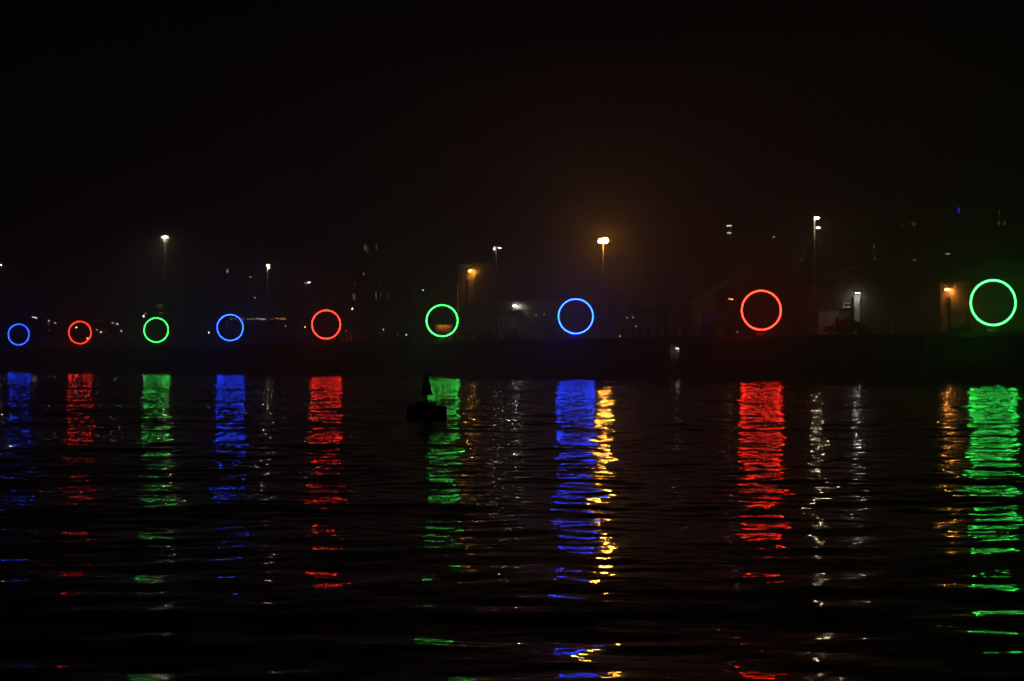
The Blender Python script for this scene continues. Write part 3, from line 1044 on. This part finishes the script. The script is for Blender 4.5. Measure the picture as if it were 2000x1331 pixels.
# ------------------------------------------------------------------ cars
def car(px, s, label, paint, flip=1):
    x, y = at(px, s)
    t = thing('parked_car', label, 'car', (x, y, ZQ), QA, 'parked cars on the quay')
    low = [(-2.05, 0.35), (-2.1, 0.62), (-1.98, 0.86), (-1.1, 0.93), (1.2, 0.95), (1.98, 0.84), (2.12, 0.6), (2.06, 0.33)]
    low = [(px_ * flip, z_) for px_, z_ in low]
    MB().prism(low, -0.84, 0.84).build('body', paint, t)
    gx = [(-1.15, 0.93), (-0.55, 1.42), (0.1, 1.50), (0.75, 1.45), (1.55, 0.95)]
    n_ = MB()
    v0 = len(n_.v)
    for yy, sc_ in ((-0.78, 0.0), (0.78, 0.0)):
        for gx_, gz in gx:
            inn = 0.16 * (gz - 0.93) / 0.57
            n_.v.append((gx_ * flip, yy - math.copysign(inn, yy), gz))
    n_.f.append((0, 1, 2, 3, 4))
    n_.f.append((9, 8, 7, 6, 5))
    for i_ in range(4):
        n_.f.append((i_, i_ + 5, i_ + 6, i_ + 1))
    cab = n_.build('cabin', paint, t, False)
    for yy in (-1, 1):
        wv = MB()
        pts = [(-0.95, 0.98), (-0.5, 1.36), (0.05, 1.43), (0.05, 0.98)]
        pts2 = [(0.12, 0.98), (0.12, 1.43), (0.68, 1.38), (1.3, 0.99)]
        for pl in (pts, pts2):
            b_ = len(wv.v)
            for gx_, gz in pl:
                inn = 0.16 * (gz - 0.93) / 0.57
                wv.v.append((gx_ * flip, yy * (0.79 - inn), gz))
            wv.f.append(tuple(b_ + q for q in range(4)))
        wv.build('side_window', M_GLASS, t)
    for wx in (-1.32, 1.32):
        for yy in (-0.78, 0.78):
            w_ = MB().tube([(wx, yy - 0.1, 0.32), (wx, yy + 0.1, 0.32)], 0.32, 16).build('wheel', M_RUBBER, t)
            MB().tube([(wx, yy - 0.108, 0.32), (wx, yy + 0.108, 0.32)], 0.19, 12).build('rim', M_STEEL, w_)
    for yy in (-0.6, 0.6):
        MB().box(min(-2.12 * flip, -2.02 * flip), max(-2.12 * flip, -2.02 * flip), yy - 0.16, yy + 0.16, 0.62, 0.74).build('headlight', M_WHITE, t)
    return t


car(571, 5, 'pale parked car roof showing over the posts left of the middle red ring', M_CARP)
car(690, 5, 'pale parked car over the posts right of the middle red ring', M_CARP, -1)
car(1650, 5.5, 'dark parked car before the hangar with the white lamp', M_CARD)


# ------------------------------------------------------------------ trees and shrubs
def tree(px, s, py_top, spread, label, name='bare_tree', leaves=900, seed=1, levels=5, cat='tree', trunk=0.14, lsize=0.09):
    rg_ = random.Random(seed)
    x, y = at(px, s)
    hgt = zat(py_top, y) - ZQ
    t = thing(name, label, cat, (x, y, ZQ), 0)
    wood = MB()
    tips = []

    def grow(p, d, ln, r, lev):
        pts, rad = [p], [r]
        q = p.copy()
        for i_ in range(3):
            d2 = (d + Vector((rg_.uniform(-.22, .22), rg_.uniform(-.22, .22), rg_.uniform(-.05, .2)))).normalized()
            q = q + d2 * (ln / 3)
            pts.append(q.copy())
            rad.append(max(r * (1 - 0.16 * (i_ + 1)), 0.008))
            d = d2
        wood.tube(pts, rad, 6 if lev < 2 else 4, cap=(lev > 2))
        if lev >= levels:
            tips.append(q)
            return
        if lev >= 1:
            tips.extend((pts[1], pts[2], pts[3]))
        for i_ in range(rg_.choice((2, 3, 3))):
            a_ = rg_.uniform(0, 6.283)
            tilt_ = rg_.uniform(0.3, 0.85) * spread
            nd = (d + Vector((math.cos(a_) * tilt_, math.sin(a_) * tilt_, rg_.uniform(-.05, .3)))).normalized()
            b_ = pts[rg_.choice((2, 3, 3))]
            grow(b_, nd, ln * rg_.uniform(0.6, 0.82), rad[-1] * 0.7, lev + 1)

    grow(Vector((0, 0, -0.02)), Vector((0, 0, 1)), hgt * 0.34, trunk, 0)
    zmax = max(v[2] for v in wood.v)
    k_ = hgt / zmax
    wood.v = [(vx * k_, vy * k_, vz * k_) for vx, vy, vz in wood.v]
    wood.build('trunk', M_BARK, t, True)
    lf = MB()
    for i_ in range(leaves):
        c_ = rg_.choice(tips) * k_
        o_ = c_ + Vector((rg_.gauss(0, .22), rg_.gauss(0, .22), rg_.gauss(0, .2)))
        o_.z = max(o_.z, 0.1)
        e1 = Vector((rg_.gauss(0, 1), rg_.gauss(0, 1), rg_.gauss(0, 1))).normalized()
        e2 = e1.orthogonal().normalized()
        l_ = lsize * rg_.uniform(0.6, 1.4)
        lf.quad(tuple(o_ - e1 * l_), tuple(o_ + e2 * l_ * .5), tuple(o_ + e1 * l_), tuple(o_ - e2 * l_ * .5))
    lf.build('crown', M_LEAF, t)
    return t


tree(1192, 6, 562, 1.1, 'dark bushy tree right of the bright blue ring under the orange lamp', leaves=1500, seed=3, lsize=0.09)
tree(1238, 6, 580, 1.5, 'dark wide tree right of the orange lamp mast', leaves=1100, seed=14, lsize=0.08)
tree(1160, 5, 590, 1.2, 'low dark tree touching the bright blue ring on its right', leaves=1600, seed=5, levels=4, lsize=0.12)
tree(1300, 9, 596, 1.2, 'low dark tree above the row of quay posts', leaves=1500, seed=6, levels=4, lsize=0.12)
tree(268, 20, 628, 1.3, 'bare little tree left of the small green ring', leaves=120, seed=8, levels=4)
tree(1850.5, 7, 572, 0.35, 'slender young tree before the orange lamp, left of two', leaves=260, seed=9, levels=4, trunk=0.07, lsize=0.07)
tree(1856.5, 7, 584, 0.35, 'slender young tree before the orange lamp, right of two', leaves=300, seed=10, levels=4, trunk=0.07, lsize=0.07)


def shrub(px, s, py_top, wpx, label, seed):
    rg_ = random.Random(seed)
    x, y = at(px, s)
    hgt = zat(py_top, y) - ZQ
    w = wpx * y / F / 2
    t = thing('shrub', label, 'shrub', (x, y, ZQ), 0, 'shrubs on the quay')
    wd_ = MB()
    lf = MB()
    for i_ in range(26):
        a_ = rg_.uniform(0, 6.283)
        r_ = w * math.sqrt(rg_.random())
        tip = Vector((r_ * math.cos(a_), r_ * math.sin(a_) * 0.7, hgt * rg_.uniform(0.45, 1.0) * (1 - 0.45 * (r_ / w) ** 2)))
        wd_.tube([(tip.x * 0.15, tip.y * 0.15, 0), tuple(tip * 0.55), tuple(tip)], [0.025, 0.016, 0.006], 4)
        for j_ in range(46):
            f_ = rg_.uniform(0.25, 1.03)
            o_ = tip * f_ + Vector((rg_.gauss(0, .14), rg_.gauss(0, .14), rg_.gauss(0, .12)))
            o_.z = max(o_.z, 0.05)
            e1 = Vector((rg_.gauss(0, 1), rg_.gauss(0, 1), rg_.gauss(0, 1))).normalized()
            e2 = e1.orthogonal().normalized()
            l_ = 0.08 * rg_.uniform(0.6, 1.4)
            lf.quad(tuple(o_ - e1 * l_), tuple(o_ + e2 * l_ * .5), tuple(o_ + e1 * l_), tuple(o_ - e2 * l_ * .5))
    wd_.build('stem', M_BARK, t)
    lf.build('foliage', M_LEAF, t)


shrub(861, 6, 645, 26, 'dark shrub in front of the ochre shed inside the green ring', 21)
shrub(1384, 3.5, 629, 40, 'dark shrub before the pale cabinet left of the slim mast', 22)
shrub(1000, 7, 640, 50, 'dark shrub under the lit sign panel of the annexe', 23)
shrub(946, 6, 636, 40, 'dark shrub left of the three headed mast', 24)
shrub(1866, 6.5, 640, 26, 'dark shrub at the foot of the orange lit brick wall', 25)
shrub(1885, 6.5, 632, 26, 'dark shrub by the large green ring on its left', 26)
shrub(1690, 9, 626, 46, 'dark shrub right of the white lit hangar door', 27)
shrub(1080, 6, 634, 36, 'dark shrub left of the bright blue ring', 28)

# ================================================================== ON THE RIVER
# ------------------------------------------------------------------ buoy
BY = H * F / (818 - YH)
bpx = BY / F
bx_ = (833 - 1000) * bpx
bu = thing('navigation_buoy', 'black silhouetted buoy with a conical top floating on the river', 'buoy', (bx_, BY, 0), R(6))


def bz(py):
    return H + (YH - py) * bpx


hw = 37 * bpx
m = MB()
m.prism([(-hw * 0.96, -0.45), (hw * 0.96, -0.45), (hw, -0.1), (hw, bz(795)), (hw * 0.97, bz(793.2)), (-hw * 0.97, bz(793.2)), (-hw, bz(795)), (-hw, -0.1)], -hw * 0.8, hw * 0.8)
hull = m.build('hull', M_BUOY, bu)
MB().box(-hw * 1.02, hw * 1.02, -hw * 0.83, hw * 0.83, bz(800), bz(797)).build('rubbing_band', M_RUBBER, hull)
MB().box(-21 * bpx, 19 * bpx, -0.22, 0.22, bz(793), bz(785.5)).build('deck_house', M_BUOY, bu)
for xx in (-22, -12, -4, 8, 18):
    MB().tube([(xx * bpx, -0.26, bz(793)), (xx * bpx, -0.26, bz(783.4))], 0.012, 6).build('stanchion', M_BUOY, bu)
MB().tube([(-23 * bpx, -0.26, bz(783.6)), (19 * bpx, -0.26, bz(783.6))], 0.010, 6).build('deck_rail', M_BUOY, bu)
MB().tube([(0, 0, bz(786)), (0, 0, bz(776)), (0, 0, bz(770))], [0.06, 0.035, 0.03], 10).build('post', M_BUOY, bu)
MB().tube([(0, 0, bz(771.5)), (0, 0, bz(768.5)), (0, 0, bz(755)), (0, 0, bz(738)), (0, 0, bz(737))],
          [12 * bpx, 10.6 * bpx, 8 * bpx, 4.2 * bpx, 3.4 * bpx], 16).build('cone', M_BUOY, bu)
for dx_ in (-9, 9):
    MB().tube([(dx_ * bpx, 0, bz(786)), (dx_ * 0.35 * bpx, 0, bz(771))], 0.010, 5).build('brace', M_BUOY, bu)
for dx_ in (-30, 30):
    MB().tube([(dx_ * bpx - 0.05, 0, bz(793.3)), (dx_ * bpx - 0.05, 0, bz(790)), (dx_ * bpx + 0.05, 0, bz(790)), (dx_ * bpx + 0.05, 0, bz(793.3))], 0.012, 6).build('mooring_eye', M_BUOY, bu)

# ------------------------------------------------------------------ gull perched on the buoy
g = MB()
g.tube([(-0.115, 0, 0.118), (-0.095, 0, 0.120), (-0.075, 0, 0.124), (-0.05, 0, 0.115), (-0.02, 0, 0.085), (0.03, 0, 0.070), (0.08, 0, 0.062), (0.13, 0, 0.056), (0.17, 0, 0.050)],
       [0.004, 0.010, 0.021, 0.020, 0.036, 0.042, 0.030, 0.014, 0.006], 10)
for yy in (-0.016, 0.016):
    g.tube([(0.01, yy, 0.05), (0.012, yy, 0.0)], 0.004, 5)
    g.tube([(0.012, yy, 0.004), (-0.02, yy, 0.003)], [(0.010, 0.003), (0.012, 0.003)], 5)
go_ = g.build('perched_gull', M_GULL, None, True)
go_.location = (bx_ + 0.01, BY, bz(736.8))
go_.scale = (1.0, 1.0, 1.0)
tag(go_, 'dark gull perched on the tip of the buoy, beak to the left', 'gull')


# ------------------------------------------------------------------ gulls in flight
def gull_mesh(up_in, up_out, sweep):
    b = MB()
    b.tube([(-0.20, 0, 0.0), (-0.17, 0, 0.004), (-0.14, 0, 0.01), (-0.09, 0, 0.0), (0.0, 0, 0.0), (0.09, 0, 0.0), (0.15, 0, 0.005), (0.20, 0, 0.008)],
           [0.003, 0.012, 0.026, 0.034, 0.048, 0.034, (0.024, 0.012), (0.03, 0.004)], 10)
    for sg in (-1, 1):
        p0 = Vector((0, sg * 0.02, 0.015))
        p1 = Vector((-0.03, sg * 0.22, 0.015 + up_in * 0.22))
        p2 = Vector((0.02 + sweep, sg * 0.42, 0.015 + up_in * 0.22 + up_out * 0.2))
        p3 = Vector((0.08 + sweep, sg * 0.52, 0.015 + up_in * 0.22 + up_out * 0.3))
        b.tube([p0, p1, p2, p3], [(0.075, 0.015), (0.07, 0.012), (0.045, 0.008), (0.008, 0.003)], 8)
    return b.mesh('gull', M_GULL, True)


GM = [gull_mesh(0.9, -0.1, 0.02), gull_mesh(0.2, -0.5, 0.05), gull_mesh(-0.3, -0.3, 0.04), gull_mesh(0.6, 0.5, 0.0)]
GULLS = [(920, 654), (935, 660), (967, 659), (957, 651), (973, 664), (982, 669), (997, 668), (896, 677), (944, 682), (974, 682), (909, 704),
         (945, 702), (867, 707), (884, 718), (896, 728), (1044, 739), (798, 735), (803, 721), (885, 620), (980, 637), (1035, 641), (1100, 659)]
GLAB = {1044: 'dark gull flying low over the water left of the blue reflection',
        798: 'dark gull flying just left of the buoy top, lower of two', 803: 'dark gull flying just left of the buoy top, upper of two',
        885: 'dark gull flying across the inside of the green ring by the shed', 884: 'dark gull flying right of the perched gull, upper of two',
        896.1: 'dark gull flying right of the perched gull, lower of two', 980: 'dark gull flying before the lit sign panel of the annexe',
        1100: 'dark gull flying under the bright blue ring'}
flock = sorted(p for p in GULLS if p[0] not in GLAB and p != (896, 728))
rg2 = random.Random(3)
for i, (px, py) in enumerate(GULLS):
    yv = rg2.uniform(105, 150)
    o = bpy.data.objects.new('flying_gull', GM[i % 4])
    COL.objects.link(o)
    o.location = ((px - 1000) / F * yv, yv, H + (YH - py) * yv / F)
    o.rotation_euler = (rg2.uniform(-0.6, 0.6), rg2.uniform(-0.25, 0.1), rg2.uniform(0.2, 1.2) + (math.pi if rg2.random() < 0.4 else 0))
    o.scale = (0.52, 0.52, 0.52)
    key = 896.1 if (px, py) == (896, 728) else px
    lab = GLAB.get(key) if not (px == 896 and py == 677) else None
    tag(o, lab or ORD[flock.index((px, py))] + ' from the left of the loose gull flock before the quay wall', 'gull', 'gulls in flight')
